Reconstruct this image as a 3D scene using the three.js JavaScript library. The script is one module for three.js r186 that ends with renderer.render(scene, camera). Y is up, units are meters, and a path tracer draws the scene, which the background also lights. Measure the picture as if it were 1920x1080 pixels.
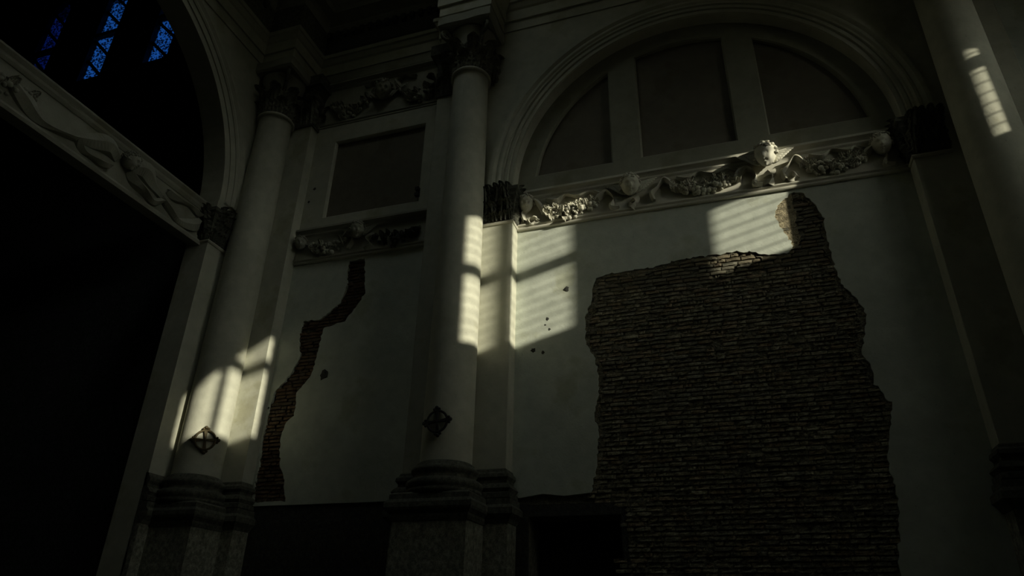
import * as THREE from 'three';
import { mergeGeometries } from 'three/addons/utils/BufferGeometryUtils.js';

// ------------------------------------------------------------------ camera, sky, sun, exposure
const scene = new THREE.Scene();
const camera = new THREE.PerspectiveCamera(45.3, 16 / 9, 0.05, 200);
camera.position.set(0, 1.6, 12);
camera.rotation.set(THREE.MathUtils.degToRad(26.88), THREE.MathUtils.degToRad(19.12), THREE.MathUtils.degToRad(1.47), 'YXZ');
scene.add(camera);

const SUN = new THREE.Vector3(2.45, 0.649, 1).normalize();
function skyTexture() {                       // hazy low-sun air: pale at the horizon, with the broad glow that haze spreads round the sun
  const W = 256, H = 128, d = new Float32Array(W * H * 4);
  for (let j = 0; j < H; j++) for (let i = 0; i < W; i++) {
    const el = ((j + 0.5) / H - 0.5) * Math.PI, az = ((i + 0.5) / W - 0.5) * 2 * Math.PI, k = (j * W + i) * 4;
    const t = Math.max(0, el) / (Math.PI / 2), dir = new THREE.Vector3(Math.cos(el) * Math.cos(az), Math.sin(el), Math.cos(el) * Math.sin(az));
    const th = Math.acos(Math.min(1, dir.dot(SUN))) * 180 / Math.PI, g = 11 * Math.exp(-th / 17);
    const c = el > 0 ? [0.9 - 0.35 * t + g, 0.96 - 0.25 * t + g * 1.02, 0.9 - 0.1 * t + g * 0.87] : [0.5, 0.46, 0.36];
    d[k] = c[0]; d[k + 1] = c[1]; d[k + 2] = c[2]; d[k + 3] = 1;
  }
  const t = new THREE.DataTexture(d, W, H, THREE.RGBAFormat, THREE.FloatType);
  t.mapping = THREE.EquirectangularReflectionMapping; t.magFilter = THREE.LinearFilter; t.needsUpdate = true;
  return t;
}
scene.background = skyTexture();
scene.backgroundIntensity = 1.3;

const sun = new THREE.DirectionalLight(new THREE.Color().setRGB(1, 0.94, 0.76), 5.9);
sun.position.copy(SUN).multiplyScalar(40).add(new THREE.Vector3(-2, 8, 2));
sun.target.position.set(-2, 8, 2);
sun.castShadow = true;
sun.shadow.radius = 1;
sun.shadow.mapSize.set(4096, 4096);
Object.assign(sun.shadow.camera, { left: -16, right: 16, top: 16, bottom: -16, near: 1, far: 90 });
scene.add(sun, sun.target);

const renderer = new THREE.WebGLRenderer({ antialias: true });
renderer.toneMapping = THREE.LinearToneMapping;
renderer.toneMappingExposure = 1.0;
renderer.shadowMap.enabled = true;

// ------------------------------------------------------------------ helpers
let seed = 7;
const rnd = () => { seed = (seed * 1664525 + 1013904223) >>> 0; return seed / 4294967296; };
const rr = (a, b) => a + (b - a) * rnd();
const used = {};
function numbered(name) { const n = used[name] = (used[name] ?? -1) + 1; return n ? `${name}_${String(n).padStart(3, '0')}` : name; }
function mesh(name, geo, mat, parent = scene) {
  const m = new THREE.Mesh(geo, mat);
  m.name = parent === scene ? numbered(name) : name; m.castShadow = m.receiveShadow = true; parent.add(m);
  return m;
}
function number(parent) { const c = {}; parent.children.forEach((o) => { const n = c[o.name] = (c[o.name] ?? -1) + 1; if (n) o.name += '_' + String(n).padStart(3, '0'); number(o); }); }
function thing(name, label, category, [x, y, z] = [0, 0, 0], group) {
  const g = new THREE.Group(); g.name = numbered(name); g.position.set(x, y, z);
  g.userData = { label, category, kind: 'thing' }; if (group) g.userData.group = group; scene.add(g); return g;
}
function struct(name, geo, mat, label) {
  const o = geo ? mesh(name, geo, mat) : new THREE.Group();
  if (!geo) { o.name = numbered(name); scene.add(o); }
  o.userData.kind = 'structure'; if (label) { o.userData.label = label[0]; o.userData.category = label[1]; }
  return o;
}
function flat(g) { return g.index ? g.toNonIndexed() : g; }
// texture coordinates in metres, on the plane each face looks along most
function boxUV(g) {
  g = flat(g); if (!g.attributes.normal) g.computeVertexNormals();
  const p = g.attributes.position, uv = new Float32Array(p.count * 2);
  const a = new THREE.Vector3(), b = new THREE.Vector3(), c = new THREE.Vector3();
  for (let i = 0; i < p.count; i += 3) {
    a.fromBufferAttribute(p, i); b.fromBufferAttribute(p, i + 1).sub(a); c.fromBufferAttribute(p, i + 2).sub(a);
    const n = b.cross(c), ax = Math.abs(n.x), ay = Math.abs(n.y), az = Math.abs(n.z);
    for (let k = i; k < i + 3; k++) {
      const x = p.getX(k), y = p.getY(k), z = p.getZ(k);
      const [u, v] = az >= ax && az >= ay ? [x, y] : ax >= ay ? [z + 3.3, y] : [x, z + 1.7];
      uv[2 * k] = u; uv[2 * k + 1] = v;
    }
  }
  g.setAttribute('uv', new THREE.BufferAttribute(uv, 2));
  return g;
}
function merge(list) {
  return mergeGeometries(list.map((g) => { g = flat(g); for (const k of Object.keys(g.attributes)) if (!['position', 'normal', 'uv'].includes(k)) g.deleteAttribute(k); return g; }));
}
const box = (x0, x1, y0, y1, z0, z1) => boxUV(new THREE.BoxGeometry(x1 - x0, y1 - y0, z1 - z0).translate((x0 + x1) / 2, (y0 + y1) / 2, (z0 + z1) / 2));
function fromTris(pos, smooth) {
  const g = new THREE.BufferGeometry(); g.setAttribute('position', new THREE.Float32BufferAttribute(pos, 3));
  g.computeVertexNormals(); return boxUV(g);
}
// a moulding: closed profile [[out, y], ...] run along a plan path [[x, z], ...]; the room lies to the (-tz, tx) side
function sweep(path, profile, closed = false) {
  const n = path.length, off = [];
  const nor = (a, b) => { const dx = b[0] - a[0], dz = b[1] - a[1], l = Math.hypot(dx, dz); return [-dz / l, dx / l]; };
  for (let i = 0; i < n; i++) {
    const p = closed ? path[(i + n - 1) % n] : path[i - 1], q = closed ? path[(i + 1) % n] : path[i + 1];
    const a = p ? nor(p, path[i]) : nor(path[i], q), b = q ? nor(path[i], q) : a, k = 1 + a[0] * b[0] + a[1] * b[1];
    off.push([(a[0] + b[0]) / k, (a[1] + b[1]) / k]);
  }
  const at = (i, j) => { const [d, y] = profile[j % profile.length]; i %= n; return [path[i][0] + off[i][0] * d, y, path[i][1] + off[i][1] * d]; };
  const pos = [];
  for (let i = 0; i < (closed ? n : n - 1); i++) for (let j = 0; j < profile.length; j++) {
    const a = at(i, j), b = at(i + 1, j), c = at(i + 1, j + 1), d = at(i, j + 1);
    pos.push(...a, ...b, ...c, ...a, ...c, ...d);
  }
  if (!closed) {
    const tri = THREE.ShapeUtils.triangulateShape(profile.map(([d, y]) => new THREE.Vector2(d, y)), []);
    for (const t of tri) { pos.push(...at(0, t[0]), ...at(0, t[1]), ...at(0, t[2])); pos.push(...at(n - 1, t[0]), ...at(n - 1, t[2]), ...at(n - 1, t[1])); }
  }
  return fromTris(pos);
}
// a moulding run round an arch in the x-y plane; profile [[radius, z], ...] open, outside faces only plus ends
function archSweep(cx, cy, profile, a0, a1, n) {
  const pos = [], at = (i, j) => { const t = a0 + (a1 - a0) * i / n, [r, z] = profile[j % profile.length]; return [cx + r * Math.cos(t), cy + r * Math.sin(t), z]; };
  for (let i = 0; i < n; i++) for (let j = 0; j < profile.length; j++) {
    const a = at(i, j), b = at(i + 1, j), c = at(i + 1, j + 1), d = at(i, j + 1);
    pos.push(...a, ...c, ...b, ...a, ...d, ...c);
  }
  return fromTris(pos);
}
const V2 = (p) => p.map(([x, y]) => new THREE.Vector2(x, y));
function archPath(P, cx, y0, ys, r, n = 48) {            // an opening with upright sides and a round head
  const q = [[cx - r, y0], [cx + r, y0]];
  for (let i = 0; i <= n; i++) { const t = Math.PI * i / n; q.push([cx + r * Math.cos(t), ys + r * Math.sin(t)]); }
  return new P(V2(q));
}
function extrude(shape, z0, z1, bevel = 0) {
  const g = new THREE.ExtrudeGeometry(shape, { depth: z1 - z0 - 2 * bevel, bevelEnabled: bevel > 0, bevelSize: bevel, bevelOffset: 0, bevelThickness: bevel, bevelSegments: 1, curveSegments: 24 });
  g.translate(0, 0, z0 + bevel); return boxUV(g);
}
const rectS = (P, x0, x1, y0, y1) => new P(V2([[x0, y0], [x1, y0], [x1, y1], [x0, y1]]));
// broken edge: every side of the outline cut into short uneven steps
function ragged(pts, step, amp, open = false) {
  const out = [];
  for (let i = 0; i < pts.length - (open ? 1 : 0); i++) {
    const a = pts[i], b = pts[(i + 1) % pts.length], l = Math.hypot(b[0] - a[0], b[1] - a[1]), n = Math.max(1, Math.round(l / step));
    for (let k = 0; k < n; k++) { const t = k / n; out.push([a[0] + (b[0] - a[0]) * t + rr(-amp, amp), a[1] + (b[1] - a[1]) * t + rr(-amp, amp)]); }
  }
  return out;
}
function inside(x, y, P) {
  let c = false;
  for (let i = 0, j = P.length - 1; i < P.length; j = i++) { const [xi, yi] = P[i], [xj, yj] = P[j]; if ((yi > y) !== (yj > y) && x < (xj - xi) * (y - yi) / (yj - yi) + xi) c = !c; }
  return c;
}

// ------------------------------------------------------------------ materials
function lattice(n, s) { const a = new Float32Array(n * n); let q = s; for (let i = 0; i < n * n; i++) { q = (q * 1664525 + 1013904223) >>> 0; a[i] = q / 4294967296; } return a; }
function tileNoise(S, base, oct, s) {
  const out = new Float32Array(S * S); let amp = 1, tot = 0;
  for (let o = 0; o < oct; o++) {
    const n = base << o, L = lattice(n, s + o * 77);
    for (let y = 0; y < S; y++) for (let x = 0; x < S; x++) {
      const fx = x / S * n, fy = y / S * n, x0 = fx | 0, y0 = fy | 0; let u = fx - x0, v = fy - y0; u = u * u * (3 - 2 * u); v = v * v * (3 - 2 * v);
      const x1 = (x0 + 1) % n, y1 = (y0 + 1) % n;
      out[y * S + x] += amp * ((L[y0 * n + x0] * (1 - u) + L[y0 * n + x1] * u) * (1 - v) + (L[y1 * n + x0] * (1 - u) + L[y1 * n + x1] * u) * v);
    }
    tot += amp; amp *= 0.55;
  }
  for (let i = 0; i < out.length; i++) out[i] /= tot;
  return out;
}
function tex(S, fn, srgb, metres) {
  const d = new Uint8Array(S * S * 4);
  for (let i = 0; i < S * S; i++) { const c = fn(i); for (let k = 0; k < 3; k++) d[4 * i + k] = Math.max(0, Math.min(255, c[k] * 255)); d[4 * i + 3] = 255; }
  const t = new THREE.DataTexture(d, S, S); t.wrapS = t.wrapT = THREE.RepeatWrapping; t.magFilter = THREE.LinearFilter; t.minFilter = THREE.LinearMipmapLinearFilter; t.generateMipmaps = true;
  if (srgb) t.colorSpace = THREE.SRGBColorSpace; t.repeat.set(1 / metres, 1 / metres); t.needsUpdate = true; return t;
}
const S = 512, nA = tileNoise(S, 4, 6, 11), nB = tileNoise(S, 16, 5, 23), nC = tileNoise(S, 64, 3, 5), nD = tileNoise(S, 3, 7, 91);
const lerp = (a, b, t) => a + (b - a) * t, sat = (x) => Math.max(0, Math.min(1, x));
const plasterMap = tex(S, (i) => {
  const a = nA[i] - 0.5, b = nB[i] - 0.5, st = sat((nD[i] - 0.58) * 9), sp = nC[i] > 0.83 ? 0.9 : 1;
  const v = (0.93 + 0.14 * a + 0.08 * b) * sp * (1 - 0.07 * st);
  return [v, v * (1 - 0.008 * st), v * (1 - 0.05 * st)];
}, true, 2.3);
const plasterBump = tex(S, (i) => { const v = 0.55 * nA[i] + 0.3 * nB[i] + 0.15 * nC[i]; return [v, v, v]; }, false, 1.7);
const stoneMap = tex(S, (i) => { const v = 0.75 + 0.5 * (nB[i] - 0.5) + 0.35 * (nC[i] - 0.5); return [v, v, v * 0.96]; }, true, 0.9);
const stoneBump = tex(S, (i) => { const v = 0.5 * nB[i] + 0.5 * nC[i]; return [v, v, v]; }, false, 0.5);
const RGB = (r, g, b) => new THREE.Color().setRGB(r, g, b);
const mat = (c, map, bump, scale, rough = 0.92, more = {}) => new THREE.MeshStandardMaterial({ color: c, map, bumpMap: bump, bumpScale: scale, roughness: rough, ...more });
const M = {
  wall: mat(RGB(0.58, 0.62, 0.52), plasterMap, plasterBump, 0.010),
  cream: mat(RGB(0.52, 0.52, 0.41), plasterMap, plasterBump, 0.006),
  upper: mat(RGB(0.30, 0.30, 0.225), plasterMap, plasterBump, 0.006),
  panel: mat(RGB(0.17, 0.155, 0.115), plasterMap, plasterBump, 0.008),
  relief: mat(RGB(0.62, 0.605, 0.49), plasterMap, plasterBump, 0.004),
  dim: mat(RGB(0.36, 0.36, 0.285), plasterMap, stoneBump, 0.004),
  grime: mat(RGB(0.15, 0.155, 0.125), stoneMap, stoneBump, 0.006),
  plinth: mat(RGB(0.42, 0.425, 0.36), stoneMap, stoneBump, 0.005),
  dado: mat(RGB(0.075, 0.075, 0.065), stoneMap, stoneBump, 0.02),
  mortar: mat(RGB(0.33, 0.31, 0.24), stoneMap, stoneBump, 0.03, 0.98),
  tan: mat(RGB(0.62, 0.53, 0.36), stoneMap, stoneBump, 0.03, 0.98),
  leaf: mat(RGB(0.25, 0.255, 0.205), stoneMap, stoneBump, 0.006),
  crumble: mat(RGB(0.40, 0.37, 0.275), stoneMap, stoneBump, 0.06, 0.98),
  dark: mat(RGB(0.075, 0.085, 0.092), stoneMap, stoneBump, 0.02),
  iron: new THREE.MeshStandardMaterial({ color: RGB(0.03, 0.03, 0.028), roughness: 0.7, metalness: 0.4, bumpMap: stoneBump, bumpScale: 0.002 }),
  brass: new THREE.MeshStandardMaterial({ color: RGB(0.085, 0.066, 0.028), roughness: 0.6, metalness: 0.4, bumpMap: stoneBump, bumpScale: 0.002 }),
  wood: mat(RGB(0.03, 0.026, 0.02), stoneMap, stoneBump, 0.01, 0.8),
};
const brickMats = [[0.45, 0.40, 0.29], [0.54, 0.50, 0.375], [0.33, 0.305, 0.235], [0.46, 0.37, 0.26], [0.40, 0.38, 0.30]].map((c) => mat(RGB(...c), stoneMap, stoneBump, 0.012, 0.97));
const redMats = [[0.26, 0.165, 0.10], [0.30, 0.19, 0.115], [0.21, 0.155, 0.105]].map((c) => mat(RGB(...c), stoneMap, stoneBump, 0.012, 0.97));

// ------------------------------------------------------------------ plan of the place
const XL = -10.93, XR = 10.6, ZB = 12.75, TOP = 18.6;
const BAY = { l: -4.08, r: 3.5, c: -0.29, R: 3.79, ys: 10.35 };
const PIER = 0.34;

// ------------------------------------------------------------------ floor, ceiling, shell walls
struct('floor', box(-22.6, 11.2, -0.4, 0, -1, 13.3), M.dado);
{
  // ceiling open to the sky through a round drum, as under a dome that has lost its lantern
  const sh = rectS(THREE.Shape, -11.53, 11.2, -13.3, 1), hole = [];
  for (let i = 0; i < 48; i++) { const t = i / 48 * Math.PI * 2; hole.push([-4.8 + 2.8 * Math.cos(t), -5.8 + 2.8 * Math.sin(t)]); }
  sh.holes.push(new THREE.Path(V2(hole)));
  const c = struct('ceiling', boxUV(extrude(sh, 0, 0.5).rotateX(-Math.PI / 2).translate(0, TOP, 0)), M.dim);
  const ringS = new THREE.Shape(); ringS.absarc(0, 0, 3.2, 0, Math.PI * 2); const inner = new THREE.Path(); inner.absarc(0, 0, 2.8, 0, Math.PI * 2); ringS.holes.push(inner);
  mesh('drum', boxUV(extrude(ringS, 0, 4).rotateX(-Math.PI / 2).translate(-4.8, TOP + 0.5, 5.8)), M.dim, c);
}
struct('wall_back', box(-11.53, 11.2, 0, TOP, ZB, ZB + 0.5), M.dim);

// wall on the right, out of frame: a round-headed window of three lights lets the sun in
{
  const g = [], Wc = [6.3, 9.0], R = 4.62, sill = 10.6;
  const sh = rectS(THREE.Shape, -ZB - 0.5, 1, 0, TOP);      // drawn in (-z, y)
  const lights = [[3.70, 4.55], [5.52, 7.50], [8.48, 10.07]];
  for (const [a, b] of lights) {
    const q = [[a, sill], [b, sill]];
    for (let i = 0; i <= 16; i++) { const z = b + (a - b) * i / 16; q.push([z, a < 4 ? 12.40 + 0.72 * Math.sin((z - a) / (b - a) * 1.3) : Wc[1] + Math.sqrt(R * R - (z - Wc[0]) ** 2)]); }
    sh.holes.push(new THREE.Path(V2(q.map(([z, y]) => [-z, y]))));
  }
  struct('wall_right', boxUV(extrude(sh, 0, 0.5).rotateY(Math.PI / 2).translate(XR, 0, 0)), M.cream);
  const w = struct('window_1', null, null, ['arched three-light window with iron glazing bars in the sunlit side wall', 'window']);
  const st = [null, 6.36, 9.40];
  lights.forEach(([a, b], k) => {
    const z0 = a, z1 = b, top = Wc[1] + Math.sqrt(Math.max(0, R * R - Math.max((a - Wc[0]) ** 2, (b - Wc[0]) ** 2)));
    mesh('transom', box(XR + 0.02, XR + 0.24, 12.06, 12.28, z0 - 0.02, z1 + 0.02), M.iron, w);
    if (st[k]) mesh('stanchion', box(XR + 0.05, XR + 0.15, sill, Wc[1] + Math.sqrt(R * R - (st[k] - Wc[0]) ** 2) + 0.1, st[k], st[k] + 0.14), M.iron, w);
    for (let y = sill + 0.22; y < 13.6; y += 0.222) {
      const half = Math.sqrt(Math.max(0, R * R - (y - Wc[1]) ** 2)), a1 = Math.max(z0, Wc[0] - half), b1 = Math.min(z1, Wc[0] + half);
      if (b1 > a1 && Math.abs(y - 12.17) > 0.14) mesh('glazing_bar', box(XR + 0.09, XR + 0.11, y - 0.010, y + 0.010, a1, b1), M.iron, w);
    }
  });
  number(w);
}

// wall on the left with its great arch, and the dim chapel behind it
{
  const LA = { c: 5.7, r: 4.2, ys: 10.55 };
  const sh = rectS(THREE.Shape, -ZB, -0, 0, 22);
  sh.holes.push(archPath(THREE.Path, -LA.c, 0.02, LA.ys, LA.r));
  const turn = (g) => boxUV(g.rotateY(Math.PI / 2));        // shape x = -z of the room
  struct('wall_left', turn(extrude(sh, -0.6, 0, 0)).translate(XL, 0, 0), M.cream);
  const prof = [[4.2, -0.02], [4.2, 0.02], [4.36, 0.02], [4.36, 0.05], [4.52, 0.05], [4.52, 0.075], [4.56, 0.1], [4.6, 0.1], [4.64, 0.075], [4.72, 0.12], [4.78, 0.12], [4.78, -0.02]];
  const a = mesh('archivolt', turn(archSweep(-LA.c, LA.ys, prof, 0, Math.PI, 72)).translate(XL, 0, 0), M.cream);
  Object.assign(a.userData, { kind: 'thing', label: 'moulded plaster arch ring round the dark left archway', category: 'arch' });
  // chapel shell
  const cw = rectS(THREE.Shape, -22.1, -11.53, 0, 22);
  const panes = [[-18.33, -17.43], [-15.75, -14.84], [-21.0, -20.1]];
  for (const [x0, x1] of panes) cw.holes.push(new THREE.Path(V2([[x0, 16.72], [x1, 16.72], [x1, 20.6], [(x0 + x1) / 2, 21.1], [x0, 20.6]])));
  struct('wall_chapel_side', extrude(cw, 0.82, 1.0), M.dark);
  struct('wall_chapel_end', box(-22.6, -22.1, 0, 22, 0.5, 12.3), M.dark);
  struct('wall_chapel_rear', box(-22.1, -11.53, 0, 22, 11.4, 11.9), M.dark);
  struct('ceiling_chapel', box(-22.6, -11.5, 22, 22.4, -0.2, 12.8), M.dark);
  // blue window: mottled blue glass between dark bars
  const nE = tileNoise(256, 24, 3, 71);
  const blueMap = tex(256, (i) => { const v = sat((nE[i] - 0.40) * 9), k = 0.42 + 0.58 * v; return [0.34 * k, 0.54 * k, 0.76 * k]; }, true, 1.1);
  const blue = new THREE.MeshPhysicalMaterial({ color: RGB(1, 1, 1), map: blueMap, roughness: 0.3, transmission: 1, thickness: 0, ior: 1.45 });
  const blueDirty = blue.clone(); blueDirty.color.setRGB(0.42, 0.33, 0.5);
  const w = struct('window_2', null, null, ['tall window of mottled blue glass with dark slanting glazing bars, seen through the left arch', 'window']);
  for (const [x0, x1] of panes) {
    mesh('pane', extrude(new THREE.Shape(V2([[x0, 16.7], [x1, 16.7], [x1, 20.6], [(x0 + x1) / 2, 21.1], [x0, 20.6]])), 0.83, 0.84), x0 < -20 ? blueDirty : blue, w);
    mesh('transom', box(x0, x1, 18.62, 18.78, 0.84, 0.97), M.iron, w);
    for (const yy of [17.2, 18.05, 19.4, 20.2]) mesh('glazing_bar', box(-0.66, 0.66, -0.05, 0.05, 0.85, 0.91).rotateZ(-0.8).translate((x0 + x1) / 2, yy, 0), M.iron, w);
  }
  number(w);
}

// ------------------------------------------------------------------ main wall: brick core, front skin, plaster
const core = rectS(THREE.Shape, -11.0, 11.1, 0, TOP);
core.holes.push(rectS(THREE.Path, -3.76, -2.13, 0.02, 3.5));
const wallMain = struct('wall_main', extrude(core, -0.9, -0.08), M.mortar);
{
  // proud skin: piers and the spandrels over the blind arch
  const front = rectS(THREE.Shape, -6.1, 5.55, 0, 15.2);
  front.holes.push(archPath(THREE.Path, BAY.c, 0.02, BAY.ys, BAY.R));
  mesh('pier_skin', merge([extrude(front, -0.08, PIER, 0.012), box(XL, -9.68, 0, 15.2, -0.08, PIER), box(9.1, XR, 0, 15.2, -0.08, PIER)]), M.cream, wallMain);
  // upper wall above the entablature
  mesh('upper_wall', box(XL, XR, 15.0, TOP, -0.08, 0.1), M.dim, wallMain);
}
const HOLE = [[-2.61, 3.85], [-2.49, 4.44], [-2.45, 5.01], [-2.54, 5.19], [-2.52, 5.26], [-2.43, 5.61], [-2.43, 6.02], [-2.48, 6.34], [-2.64, 6.63], [-2.65, 7.13], [-2.55, 7.46], [-2.47, 7.8], [-2.39, 8.01], [-2.21, 8.08], [-1.73, 8.09], [-1.16, 8.09], [-0.9, 8.16], [-0.5, 8.19], [-0.1, 8.18], [0.29, 8.19], [0.52, 8.15], [0.84, 8.03], [1.16, 8.01], [1.30, 8.14], [1.18, 8.47], [1.06, 8.84], [1.15, 9.07], [1.42, 9.30], [1.63, 9.28], [1.81, 8.94], [1.9, 8.63], [1.88, 8.23], [1.9, 7.62], [1.97, 7.24], [2.15, 6.95], [2.24, 6.64], [2.14, 6.26], [2.03, 5.98], [2.13, 5.69], [2.12, 5.42], [2.23, 5.18], [2.3, 5.09], [2.2, 4.7], [2.07, 4.21], [2.09, 3.6], [1.9, 2.6], [1.9, 0.4], [-2.0, 0.4], [-2.05, 3.62]];
const STRIP = [[-7.76, 9.3], [-7.63, 8.4], [-7.79, 8.11], [-8.06, 7.76], [-8.56, 7.66], [-8.6, 7.4], [-8.64, 6.92], [-8.69, 6.56], [-8.98, 6.2], [-8.96, 5.67], [-9.12, 5.55], [-9.18, 5.33], [-9.18, 4.96], [-9.07, 4.59], [-8.93, 4.34], [-8.83, 3.93], [-9.6, 3.93], [-9.63, 4.3], [-9.63, 5.05], [-9.63, 5.72], [-9.56, 6.25], [-9.42, 6.41], [-9.19, 6.68], [-9.06, 7.04], [-9.17, 7.43], [-9.14, 7.89], [-8.72, 7.88], [-8.25, 8.21], [-8.14, 8.59], [-8.17, 9.3]];
{
  // plaster of the wide bay below the carved frieze
  const sh2 = new THREE.Shape(V2([[-4.2, 3.85], [-3.9, 3.82], [-3.5, 3.88], [-3.1, 3.83], [-2.72, 3.86], ...ragged(HOLE.slice(0, 47), 0.06, 0.022, true), [1.95, 0], [3.6, 0], [3.6, 9.5], [-4.2, 9.5]]));
  mesh('plaster_layer', extrude(sh2, -0.08, 0), M.wall, wallMain);
  mesh('dado', merge([box(-4.15, -3.76, 0, 3.72, -0.09, -0.02), box(-3.76, -2.13, 3.5, 3.7, -0.09, -0.03), box(-2.13, -2.02, 0, 3.7, -0.09, -0.04)]), M.dado, wallMain);
  // coarse tan undercoat bared beside the brick
  const tan = ragged([[1.44, 9.32], [1.14, 9.1], [1.0, 8.85], [1.02, 8.52], [1.16, 8.3], [1.33, 8.1], [1.45, 8.3], [1.40, 8.6], [1.46, 8.84], [1.42, 9.1]], 0.05, 0.02);
  mesh('undercoat', extrude(new THREE.Shape(V2(tan)), -0.09, -0.022), M.tan, wallMain);
  // crumbled border of undercoat round the bared brick, and the mortar bed behind the courses
  const up = HOLE.slice(0, 44), cx = -0.2, cy = 5.6, shrink = up.map(([x, y]) => { const dx = cx - x, dy = cy - y, l = Math.hypot(dx, dy), k = rr(0.02, 0.17); return [x + dx / l * k, y + dy / l * k]; });
  const ring = up.map(([x, y]) => { const dx = cx - x, dy = cy - y, l = Math.hypot(dx, dy); return [x - dx / l * 0.06, y - dy / l * 0.06]; });
  mesh('undercoat', extrude(new THREE.Shape(V2([...ring, ...ragged(shrink, 0.05, 0.028, true).reverse()])), -0.085, -0.03), M.crumble, wallMain);
  mesh('mortar_bed', extrude(new THREE.Shape(V2([...HOLE.slice(0, 47).map(([x, y]) => [x + (x > 0 ? 0.1 : -0.1), y + 0.08]), [-2.05, 0.2], [-2.05, 3.62]])), -0.085, -0.06), M.mortar, wallMain);
  // narrow bay between the corner column and the middle column
  const nb = rectS(THREE.Shape, -9.75, -6.0, 3.85, 9.5);
  nb.holes.push(new THREE.Path(V2(ragged(STRIP, 0.06, 0.02))));
  mesh('plaster_layer', extrude(nb, -0.08, 0), M.wall, wallMain);
  mesh('dado', box(-9.75, -6.0, 0, 3.85, -0.09, -0.03), M.dado, wallMain);
  const pn = rectS(THREE.Shape, -9.75, -6.0, 10.2, 13.5);
  pn.holes.push(rectS(THREE.Path, -9.07, -6.5, 10.6, 12.93));
  mesh('panel_frame', extrude(pn, -0.08, 0.05, 0.03), M.cream, wallMain);
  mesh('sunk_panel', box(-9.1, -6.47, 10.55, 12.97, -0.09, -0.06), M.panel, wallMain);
  mesh('plaster_layer', merge([box(-9.75, -6.0, 13.4, 15.2, -0.08, 0.0), box(5.5, 9.2, 0, 15.2, -0.08, 0)]), M.wall, wallMain);
  // blind lunette: frame with three sunk panels
  const ty = archPath(THREE.Shape, BAY.c, 10.2, BAY.ys, BAY.R + 0.05);
  const r = 3.39, arcY = (x) => BAY.ys + Math.sqrt(Math.max(0, r * r - (x - BAY.c) ** 2));
  for (const [a, b] of [[-3.66, -1.93], [-1.33, 0.63], [1.22, 3.08]]) {
    const q = [[a, 10.7], [b, 10.7]];
    for (let i = 0; i <= 20; i++) { const x = b + (a - b) * i / 20; q.push([x, Math.max(10.75, arcY(x))]); }
    ty.holes.push(new THREE.Path(V2(q)));
  }
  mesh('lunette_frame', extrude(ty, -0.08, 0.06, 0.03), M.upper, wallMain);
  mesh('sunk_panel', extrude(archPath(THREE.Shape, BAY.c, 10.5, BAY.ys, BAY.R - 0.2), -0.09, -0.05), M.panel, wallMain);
  // nicks and holes in the plaster
  for (const [x, y, s, zz] of [[-3.01, 7.85, 0.05, 0], [-3.69, 6.61, 0.045, 0], [-3.49, 6.55, 0.03, 0], [-3.4, 7.25, 0.03, 0], [-3.36, 7.02, 0.025, 0], [-3.45, 7.12, 0.02, 0], [-8.37, 6.53, 0.09, 0], [-9.45, 11.54, 0.04, 0.05], [-9.55, 11.17, 0.03, 0.05], [-9.64, 5.9, 0.025, 0]]) {
    const g = new THREE.IcosahedronGeometry(s, 1).scale(1.1, rr(0.8, 1.3), 0.25); const p = g.attributes.position;
    for (let i = 0; i < p.count; i++) { const k = 1 + 0.25 * Math.sin(p.getX(i) * 97 + p.getY(i) * 131); p.setXY(i, p.getX(i) * k, p.getY(i) * k); }
    mesh('chipped_spot', boxUV(g.translate(x, y, zz)), M.dado, wallMain);
  }
}
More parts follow.
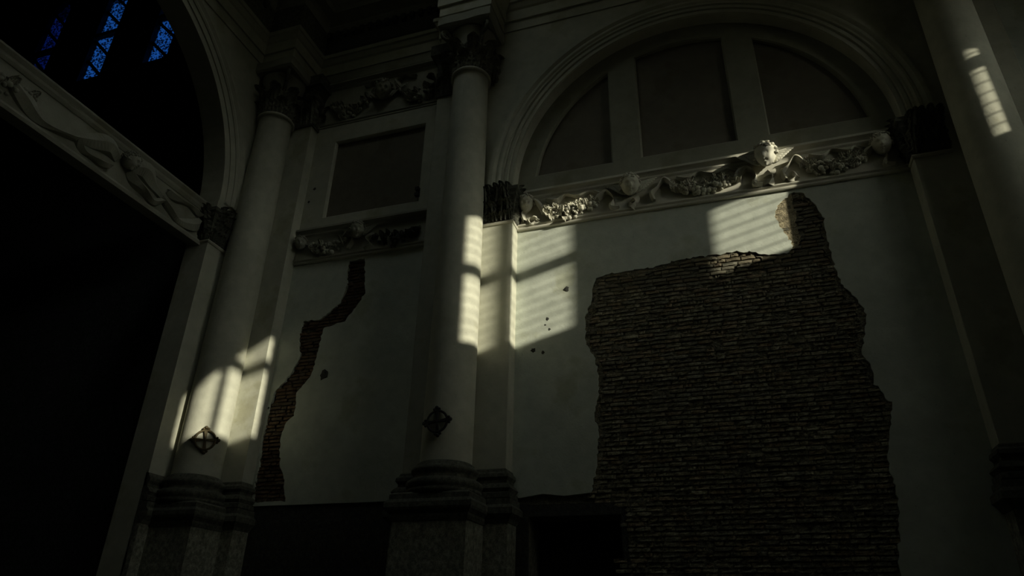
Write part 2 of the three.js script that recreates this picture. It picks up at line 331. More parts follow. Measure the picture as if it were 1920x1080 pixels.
// bricks, course by course
{
  const geos = [0, 1, 2].map((k) => {
    const g = new THREE.BoxGeometry(1, 1, 1, 4, 2, 1); const p = g.attributes.position;
    for (let i = 0; i < p.count; i++) { const s = Math.sin(i * 12.9898 + k * 7.7) * 43758.5453, f = s - Math.floor(s); p.setXYZ(i, p.getX(i) * (0.94 + 0.05 * f), p.getY(i) * (0.82 + 0.18 * (1 - f)), p.getZ(i) + (p.getZ(i) > 0 ? (f - 0.6) * 0.34 - 0.25 * Math.pow(Math.abs(p.getX(i)) * 2, 6) : 0)); }
    const f = g.toNonIndexed(); f.computeVertexNormals(); return boxUV(f);
  });
  const pitch = 0.08, fieldList = brickMats.map(() => []), redList = redMats.map(() => []);
  let single = 0;
  const lay = (poly, y0, y1, x0, x1, mats, rest, ySingle, tanTop) => {
    let row = 0;
    for (let y = y1; y > y0; y -= pitch, row++) {
      let x = x0 - rr(0, 0.26);
      while (x < x1) {
        const header = rnd() < 0.3, L = header ? rr(0.12, 0.14) : rr(0.24, 0.28), cx = x + L / 2;
        x += L + 0.014;
        const grown = inside(cx, y, poly) || inside(cx + 0.12, y, poly) || inside(cx - 0.12, y, poly) || inside(cx, y + 0.07, poly) || inside(cx, y - 0.07, poly);
        if (!grown || rnd() < 0.015) continue;
        let d = rr(-0.044, -0.014); if (rnd() < 0.07) d -= 0.025;
        const edge = tanTop && !inside(cx, y + 0.16, poly) && y > 7;
        const k = Math.floor(rnd() * mats.length), gi = Math.floor(rnd() * 3), h = rr(0.06, 0.069);
        const mtx = new THREE.Matrix4().compose(new THREE.Vector3(cx, y + rr(-0.004, 0.004), d - 0.03), new THREE.Quaternion().setFromEuler(new THREE.Euler(rr(-0.09, 0.09), rr(-0.05, 0.05), rr(-0.014, 0.014))), new THREE.Vector3(L, h, 0.06));
        if (y > ySingle && single < 296) { const b = mesh('brick', geos[gi], edge ? M.tan : mats[k], wallMain); b.applyMatrix4(mtx); single++; }
        else rest[k].push(geos[gi].clone().applyMatrix4(mtx));
      }
    }
  };
  lay(STRIP, 3.9, 9.25, -9.66, -7.55, redMats, redList, 5.9, false);
  single = Math.min(single, 150);
  lay(HOLE, 2.1, 9.25, -2.75, 2.35, brickMats, fieldList, 6.9, true);
  [...fieldList.map((l, i) => [l, brickMats[i]]), ...redList.map((l, i) => [l, redMats[i]])].forEach(([l, m]) => { if (l.length) mesh('brickwork', merge(l.map((g) => boxUV(g))), m, wallMain).userData.kind = 'stuff'; });
}
number(wallMain);
// doorway low in the wide bay
{
  const d = struct('door_1', null, null, ['dark timber door set deep in the wall under the broken brickwork', 'door']);
  for (let i = 0; i < 6; i++) mesh('plank', box(-3.76 + i * 0.272, -3.76 + i * 0.272 + 0.262, 0, 3.52, -0.75, -0.68), M.wood, d);
  mesh('backing', box(-3.9, -2.0, 0, 3.6, -1.0, -0.752), M.wood, d);
  for (const y of [0.6, 2.8]) mesh('ledge', box(-3.7, -2.2, y, y + 0.16, -0.68, -0.64), M.wood, d);
  number(d);
}
// ring of mouldings round the blind arch
{
  const R = BAY.R, z = PIER, prof = [[R, z - 0.02], [R, z + 0.02], [R + 0.08, z + 0.02], [R + 0.09, z + 0.005], [R + 0.11, z + 0.005], [R + 0.12, z + 0.045], [R + 0.19, z + 0.045], [R + 0.2, z + 0.025], [R + 0.215, z + 0.025], [R + 0.23, z + 0.07], [R + 0.27, z + 0.07], [R + 0.31, z + 0.1], [R + 0.35, z + 0.1], [R + 0.39, z + 0.075], [R + 0.46, z + 0.12], [R + 0.54, z + 0.12], [R + 0.54, z - 0.02]];
  const a = mesh('archivolt', archSweep(BAY.c, BAY.ys, prof, 0, Math.PI, 90), M.cream);
  Object.assign(a.userData, { kind: 'thing', label: 'moulded plaster arch ring over the blind lunette in the middle bay', category: 'arch' });
}

// ------------------------------------------------------------------ entablature
{
  const path = [[XL, 12.75], [XL, 1.22], [-9.98, 1.22], [-9.98, 0.05], [-6.1, 0.05], [-6.1, PIER], [-5.72, PIER], [-5.72, 1.28], [-4.44, 1.28], [-4.44, PIER], [3.96, PIER], [3.96, 1.47], [5.24, 1.47], [5.24, PIER], [5.55, PIER], [5.55, 0.05], [9.1, 0.05], [9.1, 1.4], [XR, 1.4]];
  const e = struct('trim_1', null, null, ['stepped cornice and architrave breaking forward over the columns', 'cornice']);
  mesh('architrave', sweep(path, [[-0.06, 15.0], [0.03, 15.0], [0.03, 15.3], [0.08, 15.3], [0.08, 15.62], [0.12, 15.66], [0.18, 15.78], [0.22, 15.8], [0.22, 15.92], [-0.06, 15.92]]), M.cream, e);
  mesh('frieze_band', sweep(path, [[-0.06, 15.92], [0.05, 15.92], [0.05, 16.9], [-0.06, 16.9]]), M.leaf, e);
  mesh('cornice', sweep(path, [[-0.06, 16.9], [0.1, 16.9], [0.16, 17.02], [0.16, 17.1], [0.24, 17.18], [0.5, 17.2], [0.5, 17.4], [0.56, 17.46], [0.64, 17.62], [0.64, 17.7], [-0.06, 17.75]]), M.dim, e);
  const dent = new THREE.BoxGeometry(0.12, 0.2, 0.13), den = [];
  for (let x = -9.8; x < -6.3; x += 0.26) den.push(boxUV(dent.clone().translate(x, 16.78, 0.16)));
  for (let x = -4.2; x < 3.8; x += 0.26) den.push(boxUV(dent.clone().translate(x, 16.78, 0.45)));
  for (let z = 1.7; z < 12.5; z += 0.26) den.push(boxUV(dent.clone().rotateY(Math.PI / 2).translate(XL + 0.11, 16.78, z)));
  den.forEach((g) => mesh('dentil', g, M.grime, e));
  number(e);
}

// ------------------------------------------------------------------ carved work
function leafGeo(w, h, out, curl) {                        // an acanthus leaf standing on the bell, tip rolled outwards
  const nu = 6, nv = 12, P = [], pos = [];
  for (let j = 0; j <= nv; j++) {
    const v = j / nv, lobes = 1 + 0.22 * Math.sin(v * Math.PI * 7), ww = w * (0.62 + 0.5 * Math.sin(v * 2.4)) * lobes * (v > 0.85 ? 1 - (v - 0.85) * 4 : 1);
    const t = v * 1.0, roll = Math.max(0, v - 0.62) / 0.38;
    const y = h * (t - curl * roll * roll), z = out * Math.pow(v, 1.6) + out * 0.9 * roll * roll;
    for (let i = 0; i <= nu; i++) { const u = i / nu * 2 - 1; P.push([u * ww * 0.5, y, z + 0.035 * (1 - Math.abs(u)) + 0.012 * Math.cos(u * 9)]); }
  }
  const q = (i, j) => P[j * (nu + 1) + i];
  for (let j = 0; j < nv; j++) for (let i = 0; i < nu; i++) {
    const a = q(i, j), b = q(i + 1, j), c = q(i + 1, j + 1), d = q(i, j + 1), k = (p) => [p[0], p[1], p[2] - 0.03];
    pos.push(...a, ...b, ...c, ...a, ...c, ...d, ...k(a), ...k(c), ...k(b), ...k(a), ...k(d), ...k(c));
  }
  return fromTris(pos);
}
function tube(pts, r, seg = 40, rad = 6, r1) {
  const c = new THREE.CatmullRomCurve3(pts.map((p) => new THREE.Vector3(...p)));
  const g = new THREE.TubeGeometry(c, seg, r, rad);
  if (r1 !== undefined) { const p = g.attributes.position; for (let i = 0; i <= seg; i++) { const o = c.getPointAt(i / seg), k = (r + (r1 - r) * i / seg) / r; for (let j = 0; j <= rad; j++) { const n = i * (rad + 1) + j; p.setXYZ(n, o.x + (p.getX(n) - o.x) * k, o.y + (p.getY(n) - o.y) * k, o.z + (p.getZ(n) - o.z) * k); } } g.computeVertexNormals(); }
  return boxUV(g);
}
function spiral(r0, turns, side, y, out) { const p = []; for (let i = 0; i <= 26; i++) { const t = i / 26, a = Math.PI / 2 - t * turns * Math.PI * 2, r = r0 * (1 - 0.8 * t); p.push([0, y + r * Math.sin(a), out + r * Math.cos(a)]); } return p; }

// columns
const lowerLeaf = leafGeo(0.30, 0.50, 0.10, 0.22), upperLeaf = leafGeo(0.30, 0.92, 0.17, 0.2);
const voluteGeo = merge([tube([[0, 0.55, 0.42], [0, 0.85, 0.5], [0, 1.06, 0.62], [0, 1.14, 0.7]], 0.05, 16, 6), tube(spiral(0.14, 1.6, 1, 1.0, 0.70), 0.04, 40, 6)]);
function makeColumn(label, turn) {
  const t = thing('column', label, 'column', [0, 0, 0]);
  const sq = (h) => [[-h, -h], [-h, h], [h, h], [h, -h]].map(([x, z]) => [x, z]).reverse();
  const ped = mesh('pedestal', box(-0.67, 0.67, 0, 3.32, -0.26, 0.56), M.plinth, t);
  const rect = [[-0.67, -0.26], [-0.67, 0.56], [0.67, 0.56], [0.67, -0.26]];
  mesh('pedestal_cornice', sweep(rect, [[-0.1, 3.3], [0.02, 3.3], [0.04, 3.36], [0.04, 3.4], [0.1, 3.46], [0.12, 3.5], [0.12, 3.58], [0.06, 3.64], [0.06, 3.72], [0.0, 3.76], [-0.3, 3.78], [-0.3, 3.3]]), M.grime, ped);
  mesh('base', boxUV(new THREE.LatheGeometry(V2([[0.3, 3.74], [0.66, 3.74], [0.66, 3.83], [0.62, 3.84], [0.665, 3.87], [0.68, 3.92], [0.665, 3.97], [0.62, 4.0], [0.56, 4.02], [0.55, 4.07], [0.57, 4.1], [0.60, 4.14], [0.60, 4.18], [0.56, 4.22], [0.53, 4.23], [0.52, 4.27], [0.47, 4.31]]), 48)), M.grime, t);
  const prof = []; for (let i = 0; i <= 30; i++) { const v = i / 30; prof.push([0.465 - 0.055 * Math.pow(v, 1.7), 4.28 + v * 9.02]); }
  const sg = new THREE.LatheGeometry(V2([...prof, [0.41, 13.3], [0.47, 13.3], [0.47, 13.36], [0.44, 13.4]]), 64);
  const uv = sg.attributes.uv, sp = sg.attributes.position; for (let i = 0; i < uv.count; i++) uv.setXY(i, uv.getX(i) * 3.0, sp.getY(i));
  mesh('shaft', sg, M.cream, t);
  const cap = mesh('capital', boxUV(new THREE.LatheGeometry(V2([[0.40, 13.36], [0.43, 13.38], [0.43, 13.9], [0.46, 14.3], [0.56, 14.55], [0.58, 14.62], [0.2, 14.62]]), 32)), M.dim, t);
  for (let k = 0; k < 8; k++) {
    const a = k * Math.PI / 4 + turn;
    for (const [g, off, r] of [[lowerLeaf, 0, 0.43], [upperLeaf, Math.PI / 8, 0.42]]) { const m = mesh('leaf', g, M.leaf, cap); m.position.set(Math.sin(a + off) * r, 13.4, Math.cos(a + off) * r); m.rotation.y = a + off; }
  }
  for (let k = 0; k < 4; k++) { const m = mesh('volute', voluteGeo, M.leaf, cap); m.position.y = 13.45; m.rotation.y = Math.PI / 4 + k * Math.PI / 2 + turn; }
  const ab = []; for (let k = 0; k < 4; k++) for (let i = 0; i < 8; i++) { const a = (k + i / 8) * Math.PI / 2 + Math.PI / 4, u = i / 8 * 2 - 1, r = 0.62 + 0.26 * u * u; ab.push([r * Math.cos(a), r * Math.sin(a)]); }
  const abg = boxUV(extrude(new THREE.Shape(V2(ab)), 0, 0.34, 0.05).rotateX(-Math.PI / 2).rotateY(turn).translate(0, 14.62, 0));
  mesh('abacus', abg, M.dim, cap);
  number(t);
  return t;
}
const colMid = makeColumn('round plaster column with a leafy capital, its right side lit by a bright barred patch', 0);
colMid.position.set(-5.09, 0, 0.66);
const colCorner = makeColumn('round plaster column in the left corner beside the dark archway, lower shaft striped with sunlight', 0);
colCorner.position.set(-10.52, 0, 0.70);
const colRight = makeColumn('dim round column at the right edge crossed by a ladder-like strip of sunlight', 0);
colRight.position.set(4.55, 0, 0.83);

// plinth mouldings and capitals of the piers behind the columns
function pierWork(path, labelPlinth, labelCap, capPath = path) {
  const p = thing('pier_base', labelPlinth, 'plinth');
  mesh('die', sweep(path, [[-0.05, 0], [0.10, 0], [0.10, 3.34], [-0.05, 3.34]]), M.plinth, p);
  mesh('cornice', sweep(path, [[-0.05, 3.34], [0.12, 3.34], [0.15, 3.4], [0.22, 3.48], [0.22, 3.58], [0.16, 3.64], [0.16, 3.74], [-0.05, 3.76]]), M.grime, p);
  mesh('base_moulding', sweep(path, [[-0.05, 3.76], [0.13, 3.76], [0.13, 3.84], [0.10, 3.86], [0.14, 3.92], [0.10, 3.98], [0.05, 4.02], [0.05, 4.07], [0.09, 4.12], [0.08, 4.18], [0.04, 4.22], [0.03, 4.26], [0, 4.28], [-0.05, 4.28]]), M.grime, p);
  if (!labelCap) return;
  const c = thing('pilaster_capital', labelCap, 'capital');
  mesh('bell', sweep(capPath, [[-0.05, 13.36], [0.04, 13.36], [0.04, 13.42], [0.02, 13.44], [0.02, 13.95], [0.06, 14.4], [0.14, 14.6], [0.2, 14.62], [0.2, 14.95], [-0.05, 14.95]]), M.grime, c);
  for (let i = 0; i < capPath.length - 1; i++) {
    const [a, b] = [capPath[i], capPath[i + 1]], dx = b[0] - a[0], dz = b[1] - a[1], l = Math.hypot(dx, dz), n = Math.max(1, Math.round(l / 0.3));
    for (let k = 0; k < n; k++) for (const g of [lowerLeaf, upperLeaf]) {
      const t = (k + (g === lowerLeaf ? 0.5 : 0.95)) / n; if (t > 0.99) continue;
      const m = mesh('leaf', g, M.leaf, c); m.position.set(a[0] + dx * t + -dz / l * 0.02, 13.42, a[1] + dz * t + dx / l * 0.02); m.rotation.y = Math.atan2(-dz / l, dx / l);
    }
  }
  number(c);
}
pierWork([[-6.1, -0.02], [-6.1, PIER], [-4.08, PIER], [-4.08, -0.02]], 'stepped dark plinth of the pier behind the middle column', 'dark leafy pilaster capital flanking the top of the middle column', [[-6.1, -0.02], [-6.1, PIER], [-4.62, PIER]]);
pierWork([[XL, 1.5], [XL, PIER], [-9.68, PIER], [-9.68, -0.02]], 'stepped dark plinth wrapping the left corner pier below the archway', 'dark leafy capital on the corner pier beside the left corner column', [[XL, 0.85], [XL, PIER], [-9.68, PIER], [-9.68, -0.02]]);
pierWork([[3.5, -0.02], [3.5, PIER], [5.55, PIER], [5.55, -0.02]], 'black plinth of the shadowed pier at the right', null);

// impost capitals under the arches
const smallLeaf = leafGeo(0.15, 0.34, 0.05, 0.2);
function impost(path, label, flip) {
  const c = thing('impost_capital', label, 'capital');
  mesh('necking', sweep(path, [[-0.04, 9.40], [0.03, 9.40], [0.05, 9.43], [0.03, 9.47], [-0.04, 9.47]]), M.relief, c);
  mesh('bell', sweep(path, [[-0.04, 9.47], [0.02, 9.47], [0.03, 9.7], [0.07, 9.95], [0.12, 10.05], [0.12, 10.12], [0.17, 10.16], [0.17, 10.24], [-0.04, 10.26]]), M.grime, c);
  for (let i = 0; i < path.length - 1; i++) {
    const [a, b] = [path[i], path[i + 1]], dx = b[0] - a[0], dz = b[1] - a[1], l = Math.hypot(dx, dz), face = Math.atan2(-dz / l, dx / l);
    for (const [every, y, off, sc] of [[0.09, 9.47, 0.03, 0.75], [0.15, 9.62, 0.05, 1.15], [0.19, 9.86, 0.09, 1.25], [0.13, 10.12, 0.13, 0.8]]) {
      const n = Math.max(1, Math.round(l / every));
      for (let k = 0; k < n; k++) {
        const t = (k + 0.5 + rr(-0.15, 0.15)) / n, m = mesh('leaf', smallLeaf, M.grime, c);
        m.position.set(a[0] + dx * t - dz / l * off, y, a[1] + dz * t + dx / l * off); m.rotation.set(rr(-0.1, 0.15), face + rr(-0.2, 0.2), rr(-0.15, 0.15), 'YXZ'); m.scale.set(sc, sc * rr(0.85, 1.1), sc * 1.4);
      }
    }
  }
  number(c);
}
impost([[-4.72, PIER], [-4.08, PIER], [-4.08, 0.0]], 'blackened leafy impost capital on the pier right of the middle column');
impost([[3.5, 0.0], [3.5, PIER], [4.1, PIER]], 'shadowed impost capital on the pier left of the right column');
impost([[-11.5, 1.5], [XL, 1.5], [XL, 0.85]].map((p) => p), 'dark knotted impost capital where the carved beam meets the left arch');

// cherub heads, wings, garlands, ribbons
function headGeo(turnY, tiltX, tiltZ, s) {
  const g = new THREE.SphereGeometry(1, 88, 64), p = g.attributes.position, v = new THREE.Vector3();
  const B = [  // direction, width, height
    [0, -0.08, 1, 0.14, 0.20], [0, 0.05, 1, 0.10, 0.13], [0.2, -0.3, 0.95, 0.16, 0.05], [-0.2, -0.3, 0.95, 0.16, 0.05], [0.1, -0.12, 1, 0.06, 0.07], [-0.1, -0.12, 1, 0.06, 0.07],   // nose
    [0.33, 0.12, 0.9, 0.15, -0.17], [-0.33, 0.12, 0.9, 0.15, -0.17],                       // eye sockets
    [0.32, 0.11, 0.95, 0.085, 0.10], [-0.32, 0.11, 0.95, 0.085, 0.10],                     // eyeballs
    [0.32, 0.32, 0.9, 0.16, 0.09], [-0.32, 0.32, 0.9, 0.16, 0.09],                         // brows
    [0.50, -0.26, 0.8, 0.27, 0.10], [-0.50, -0.26, 0.8, 0.27, 0.10],                       // cheeks
    [0, -0.36, 0.95, 0.11, 0.12], [0, -0.44, 0.93, 0.055, -0.13], [0.13, -0.41, 0.9, 0.055, -0.08], [-0.13, -0.41, 0.9, 0.055, -0.08], [0, -0.53, 0.88, 0.10, 0.10], // lips
    [0, -0.64, 0.76, 0.10, -0.05], [0, -0.80, 0.66, 0.20, 0.20], [0, 0.55, 0.8, 0.4, 0.07], // chin, forehead
    [0.98, -0.02, 0.05, 0.15, 0.14], [-0.98, -0.02, 0.05, 0.15, 0.14],                     // ears
  ].map(([x, y, z, w, h]) => [new THREE.Vector3(x, y, z).normalize(), w, h]);
  for (let i = 0; i < p.count; i++) {
    v.fromBufferAttribute(p, i).normalize(); let r = 1;
    for (const [d, w, h] of B) { const q = v.distanceToSquared(d); r += h * Math.exp(-q / (w * w)); }
    p.setXYZ(i, v.x * r * (0.80 + 0.06 * v.y), v.y * r * (v.y < 0 ? 0.98 : 1), v.z * r * 0.9);
  }
  g.scale(s, s, s); g.rotateX(tiltX); g.rotateY(turnY); g.rotateZ(tiltZ); g.computeVertexNormals(); return g;
}
function hairGeo(turnY, tiltX, tiltZ, s) {
  const list = [];
  for (let i = 0; i < 90; i++) {
    const y = rr(-0.35, 1), a = rr(0, Math.PI * 2), q = Math.sqrt(1 - y * y), d = [q * Math.sin(a), y, q * Math.cos(a)];
    if (d[2] > 0.35 && y < 0.62) continue; if (d[2] > 0 && y < 0.1 && Math.abs(d[0]) < 0.8) continue;
    list.push(flat(new THREE.TorusGeometry(0.13, 0.07, 5, 8)).rotateX(rr(0, 3)).rotateY(rr(0, 3)).translate(d[0] * 0.86, d[1] * 1.03, d[2] * 0.94));
  }
  const g = merge(list); g.scale(s, s, s); g.rotateX(tiltX); g.rotateY(turnY); g.rotateZ(tiltZ); return g;
}
function wingGeo(side, s) {                                // long feathers swept to one tip, two rows of coverts over them
  const list = [], q = new THREE.Quaternion(), X = new THREE.Vector3(1, 0, 0);
  for (const [n, ex, ey, z, w] of [[7, 1.95, 0.62, 0, 0.11], [6, 1.35, 0.46, 0.07, 0.10], [5, 0.85, 0.34, 0.14, 0.09]]) for (let k = 0; k < n; k++) {
    const t = k / (n - 1), a = new THREE.Vector3(0.35, 0.28 - 0.75 * t, z), b = new THREE.Vector3(ex - 0.95 * t * ex / 1.95, ey - 0.85 * t, z + 0.03 * k), d = b.clone().sub(a), L = d.length();
    q.setFromUnitVectors(X, d.normalize());
    list.push(flat(new THREE.SphereGeometry(1, 10, 6)).scale(L / 2, w, 0.05).applyQuaternion(q).translate((a.x + b.x) / 2, (a.y + b.y) / 2, (a.z + b.z) / 2));
  }
  const g = merge(list); g.scale(s * side, s, s);
  if (side < 0) { const p = g.attributes.position, nn = g.attributes.normal; for (let i = 0; i < p.count; i += 3) for (const at of [p, nn]) { const t = [at.getX(i), at.getY(i), at.getZ(i)]; at.setXYZ(i, at.getX(i + 1), at.getY(i + 1), at.getZ(i + 1)); at.setXYZ(i + 1, ...t); } }
  return g;
}
function fruitGeo(x0, x1, y0, sag, r, z, dens = 46, leafy = true) {
  const list = [];
  for (let i = 0; i < dens; i++) {
    const t = rnd(), x = lerp(x0, x1, t), bell = Math.sin(Math.PI * t), yc = y0 - sag * bell, R = r * (0.35 + 0.65 * bell);
    const a = rr(-1.5, 1.5), q = R * Math.sqrt(rnd()), fs = rr(0.03, 0.055);
    const o = [x, yc + q * Math.sin(a) * 1.0, z + Math.abs(R * 0.75 * Math.cos(a)) * rr(0.4, 1)];
    if (leafy && rnd() < 0.25) list.push(leafGeo(0.1, 0.16, 0.04, 0.2).rotateZ(rr(-2, 2)).translate(...o));
    else list.push(flat(new THREE.SphereGeometry(fs, 9, 7)).scale(1, rr(0.85, 1.2), 1).translate(...o));
  }
  return merge(list);
}
function ribbonGeo(pts, w, th, z) {                        // a fluttering flat band
  const c = new THREE.CatmullRomCurve3(pts.map(([x, y, dz]) => new THREE.Vector3(x, y, z + (dz ?? 0)))), n = 40, P = [], pos = [];
  for (let i = 0; i <= n; i++) {
    const t = i / n, o = c.getPointAt(t), d = c.getTangentAt(t), l = Math.hypot(d.x, d.y) || 1, nx = -d.y / l, ny = d.x / l, ww = w * (0.55 + 0.45 * Math.sin(t * 9)) * (1 - 0.3 * t), f = 0.035 * Math.sin(t * 14);
    P.push([[o.x + nx * ww, o.y + ny * ww, o.z + f], [o.x, o.y, o.z + th], [o.x - nx * ww, o.y - ny * ww, o.z - f]]);
  }
  for (let i = 0; i < n; i++) for (let k = 0; k < 2; k++) {
    const a = P[i][k], b = P[i + 1][k], cc = P[i + 1][k + 1], d = P[i][k + 1], bk = (p) => [p[0], p[1], z - 0.06];
    pos.push(...a, ...cc, ...b, ...a, ...d, ...cc);
    if (k === 0) pos.push(...a, ...b, ...bk(b), ...a, ...bk(b), ...bk(a)); else pos.push(...d, ...bk(cc), ...cc, ...d, ...bk(d), ...bk(cc));
  }
  return fromTris(pos);
}
function cherub(parent, x, y, z, s, turnY, tiltX, tiltZ, m, wings = true) {
  const h = mesh('cherub_head', headGeo(turnY, tiltX, tiltZ, s), m, parent); h.position.set(x, y, z);
  mesh('hair', hairGeo(turnY, tiltX, tiltZ, s), m, h);
  if (wings) for (const side of [-1, 1]) { const w = mesh('wing', wingGeo(side, s * 1.25), m, h); w.position.set(0, -0.1 * s, -0.5 * s); }
  return h;
}
// mouldings above and below a frieze; x0..x1 along the wall, y bottom/top
function friezeBody(t, x0, x1, yb, yt, z, m) {
  mesh('ground', box(x0, x1, yb, yt, -0.02, z), m, t);
  mesh('lower_moulding', sweep([[x0, z], [x1, z]], [[-0.05, yb - 0.05], [0.015, yb - 0.05], [0.03, yb - 0.03], [0.03, yb], [0.015, yb + 0.01], [0.05, yb + 0.04], [0.05, yb + 0.07], [0.0, yb + 0.09], [-0.05, yb + 0.09]]), m, t);
  mesh('upper_moulding', sweep([[x0, z], [x1, z]], [[-0.05, yt - 0.05], [0.01, yt - 0.05], [0.04, yt - 0.02], [0.04, yt + 0.02], [0.08, yt + 0.05], [0.14, yt + 0.07], [0.14, yt + 0.12], [-0.05, yt + 0.15]]), m, t);
}
{
  const t = thing('carved_frieze', 'wide pale stucco frieze of cherub heads and fruit garlands above the broken brickwork', 'frieze');
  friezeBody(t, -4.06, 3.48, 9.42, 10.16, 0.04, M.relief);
  cherub(t, -3.84, 9.95, 0.17, 0.2, 0.3, 0.45, 0.05, M.relief, false);
  cherub(t, -1.58, 9.96, 0.2, 0.225, 0.2, 0.5, 0, M.relief);
  cherub(t, 1.07, 10.08, 0.29, 0.24, -0.3, 0.55, -0.06, M.relief);
  cherub(t, 3.1, 9.95, 0.18, 0.21, -0.2, 0.45, 0, M.relief, false);
  for (const [a, b, y, d] of [[-3.5, -2.3, 9.75, 70], [-0.75, 0.5, 9.8, 80], [1.75, 2.8, 9.8, 60]]) {
    mesh('garland', fruitGeo(a, b, y, 0.13, 0.17, 0.06, d + 70), M.relief, t).userData.kind = 'stuff';
    mesh('ribbon', ribbonGeo([[a + 0.05, y], [a - 0.15, 10.0, 0.05], [a - 0.3, 9.85], [a - 0.42, 9.72, 0.04], [a - 0.38, 9.55]], 0.06, 0.06, 0.1), M.relief, t);
    mesh('ribbon', ribbonGeo([[b - 0.05, y], [b + 0.2, 9.95, 0.05], [b + 0.35, 9.75], [b + 0.3, 9.55, 0.04], [b + 0.45, 9.52]], 0.06, 0.06, 0.1), M.relief, t);
    mesh('ribbon', ribbonGeo([[a + 0.1, 10.02], [a + 0.32, 9.92, 0.05], [a + 0.5, 10.06], [a + 0.8, 9.95, 0.04], [b - 0.15, 10.05], [b + 0.1, 9.93]], 0.05, 0.05, 0.09), M.relief, t);
  }
  mesh('scroll', ribbonGeo([[-3.55, 9.52], [-3.66, 9.6, 0.03], [-3.78, 9.56], [-3.74, 9.47], [-3.64, 9.5]], 0.045, 0.05, 0.08), M.relief, t);
  mesh('scroll', ribbonGeo([[1.6, 9.55], [1.5, 9.68, 0.03], [1.4, 9.62], [1.45, 9.52], [1.54, 9.56]], 0.045, 0.05, 0.08), M.relief, t);
  mesh('drapery', ribbonGeo([[-1.55, 9.68], [-1.5, 9.58, 0.03], [-1.62, 9.48]], 0.13, 0.06, 0.08), M.relief, t);
  mesh('drapery', ribbonGeo([[1.08, 9.82], [1.14, 9.64, 0.03], [1.05, 9.5]], 0.14, 0.06, 0.08), M.relief, t);
  number(t);
}
{
  const t = thing('carved_frieze', 'dim carved frieze with a small head, under the sunk panel of the narrow bay', 'frieze');
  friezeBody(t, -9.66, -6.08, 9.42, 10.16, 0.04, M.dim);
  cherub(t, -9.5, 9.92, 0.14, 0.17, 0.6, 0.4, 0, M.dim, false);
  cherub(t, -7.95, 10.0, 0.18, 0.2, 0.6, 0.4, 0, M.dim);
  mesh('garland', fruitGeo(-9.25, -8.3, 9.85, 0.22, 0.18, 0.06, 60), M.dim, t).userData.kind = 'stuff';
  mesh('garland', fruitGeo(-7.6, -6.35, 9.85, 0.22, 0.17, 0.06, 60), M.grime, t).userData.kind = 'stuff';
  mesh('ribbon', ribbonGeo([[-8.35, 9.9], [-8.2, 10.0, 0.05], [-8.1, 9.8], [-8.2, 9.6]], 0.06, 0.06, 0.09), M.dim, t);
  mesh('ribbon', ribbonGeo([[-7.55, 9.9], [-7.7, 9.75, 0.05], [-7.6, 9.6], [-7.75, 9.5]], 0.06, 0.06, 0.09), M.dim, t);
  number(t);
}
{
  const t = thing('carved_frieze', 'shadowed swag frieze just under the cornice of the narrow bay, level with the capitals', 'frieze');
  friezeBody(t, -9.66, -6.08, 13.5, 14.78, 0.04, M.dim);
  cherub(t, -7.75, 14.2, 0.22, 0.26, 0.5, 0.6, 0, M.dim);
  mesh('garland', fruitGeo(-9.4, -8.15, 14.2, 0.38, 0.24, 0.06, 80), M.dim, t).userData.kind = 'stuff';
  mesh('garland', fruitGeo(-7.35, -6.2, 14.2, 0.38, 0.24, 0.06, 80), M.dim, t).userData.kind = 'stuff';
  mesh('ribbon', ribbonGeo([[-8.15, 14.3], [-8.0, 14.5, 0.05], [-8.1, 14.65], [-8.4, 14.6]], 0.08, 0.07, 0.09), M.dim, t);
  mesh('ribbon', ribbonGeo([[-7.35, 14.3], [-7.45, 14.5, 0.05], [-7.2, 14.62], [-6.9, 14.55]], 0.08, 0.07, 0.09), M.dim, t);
  number(t);
}
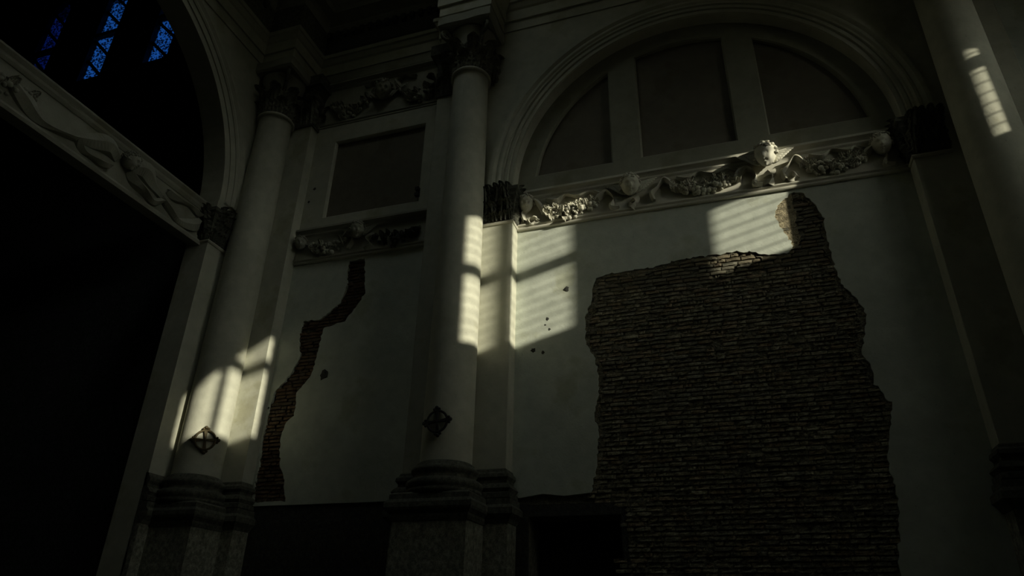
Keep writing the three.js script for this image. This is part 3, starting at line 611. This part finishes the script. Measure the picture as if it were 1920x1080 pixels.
{
  const t = thing('carved_beam', 'carved stucco beam with swirling drapery crossing the dark left archway', 'beam', [-11.2, 0, 1.5]);
  t.rotation.y = Math.PI / 2;                               // local x runs back along -z, local z faces the room
  const L = 8.4;
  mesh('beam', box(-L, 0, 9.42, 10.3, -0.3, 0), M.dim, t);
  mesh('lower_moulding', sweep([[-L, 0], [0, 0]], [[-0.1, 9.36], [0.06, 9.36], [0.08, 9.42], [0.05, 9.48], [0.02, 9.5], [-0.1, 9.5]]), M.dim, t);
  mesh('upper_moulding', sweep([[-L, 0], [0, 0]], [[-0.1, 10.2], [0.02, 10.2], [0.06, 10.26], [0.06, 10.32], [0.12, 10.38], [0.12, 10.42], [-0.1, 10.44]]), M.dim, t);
  cherub(t, -2.3, 10.02, 0.14, 0.19, 0.5, 0.4, 0.1, M.dim, false);
  mesh('drapery', ribbonGeo([[-2.15, 10.0], [-1.9, 10.08, 0.1], [-1.5, 9.92], [-1.1, 9.66, 0.08], [-0.7, 9.58], [-0.3, 9.72, 0.06], [-0.15, 9.9]], 0.19, 0.08, 0.03), M.dim, t);
  mesh('drapery', ribbonGeo([[-2.2, 9.85], [-1.85, 9.62, 0.1], [-1.5, 9.58], [-1.3, 9.7, 0.05]], 0.11, 0.12, 0.03), M.dim, t);
  mesh('drapery', ribbonGeo([[-1.2, 10.05], [-0.85, 10.0, 0.06], [-0.5, 10.08], [-0.2, 10.02, 0.05]], 0.09, 0.1, 0.03), M.dim, t);
  mesh('drapery', ribbonGeo([[-2.5, 9.95], [-2.8, 10.05, 0.1], [-3.2, 9.88], [-3.6, 9.65, 0.08], [-4.1, 9.6], [-4.5, 9.75, 0.06], [-4.8, 9.95]], 0.19, 0.08, 0.03), M.dim, t);
  mesh('ribbon', ribbonGeo([[-2.6, 9.7], [-2.9, 9.58, 0.08], [-3.2, 9.6], [-3.4, 9.75, 0.05]], 0.08, 0.09, 0.03), M.dim, t);
  mesh('garland', fruitGeo(-5.7, -4.3, 10.0, 0.25, 0.2, 0.02, 60), M.dim, t).userData.kind = 'stuff';
  mesh('ribbon', ribbonGeo([[-5.8, 10.0], [-6.2, 9.8, 0.06], [-6.5, 9.95], [-6.9, 9.7, 0.05], [-7.6, 9.9]], 0.1, 0.08, 0.06), M.dim, t);
  number(t);
}

// ring crosses on the two columns
function ringCross(label, [x, y, z], turn, m) {
  const t = thing('wall_cross', label, 'wall cross', [x, y, z]); t.rotation.y = turn;
  mesh('ring', new THREE.TorusGeometry(0.19, 0.022, 8, 40), m, t);
  const armS = new THREE.Shape(V2([[-0.013, 0.02], [0.013, 0.02], [0.032, 0.18], [-0.032, 0.18]]));
  for (let k = 0; k < 4; k++) {
    const a = mesh('arm', extrude(armS, -0.014, 0.014, 0.005), m, t); a.rotation.z = k * Math.PI / 2 + 0.1;
    const f = mesh('finial', merge([flat(new THREE.SphereGeometry(0.036, 10, 8)).translate(0, 0.25, 0), flat(new THREE.SphereGeometry(0.028, 10, 8)).translate(-0.045, 0.222, 0), flat(new THREE.SphereGeometry(0.028, 10, 8)).translate(0.045, 0.222, 0)]), m, t); f.rotation.z = k * Math.PI / 2 + 0.1;
  }
  mesh('boss', flat(new THREE.SphereGeometry(0.03, 14, 10)).scale(1, 1, 0.6), m, t);
  number(t);
}
ringCross('brass ring cross on the left corner column, catching the sun', [-10.52 + 0.495 * Math.SQRT1_2, 4.97, 0.70 + 0.495 * Math.SQRT1_2], Math.PI / 4, M.brass);
ringCross('dark ring cross on the front of the middle column, in shade', [-5.09, 4.97, 0.66 + 0.495], 0, M.iron);
{
  const t = thing('wall_bracket', 'small dark iron bracket at the right edge of the sunk panel', 'bracket', [-6.53, 10.84, 0.05]);
  mesh('plate', box(-0.05, 0.05, -0.12, 0.12, 0, 0.015), M.iron, t);
  for (const y of [-0.08, 0.08]) mesh('lug', box(-0.045, 0.045, y - 0.04, y + 0.04, 0.015, 0.09), M.iron, t);
  number(t);
}

renderer.render(scene, camera);
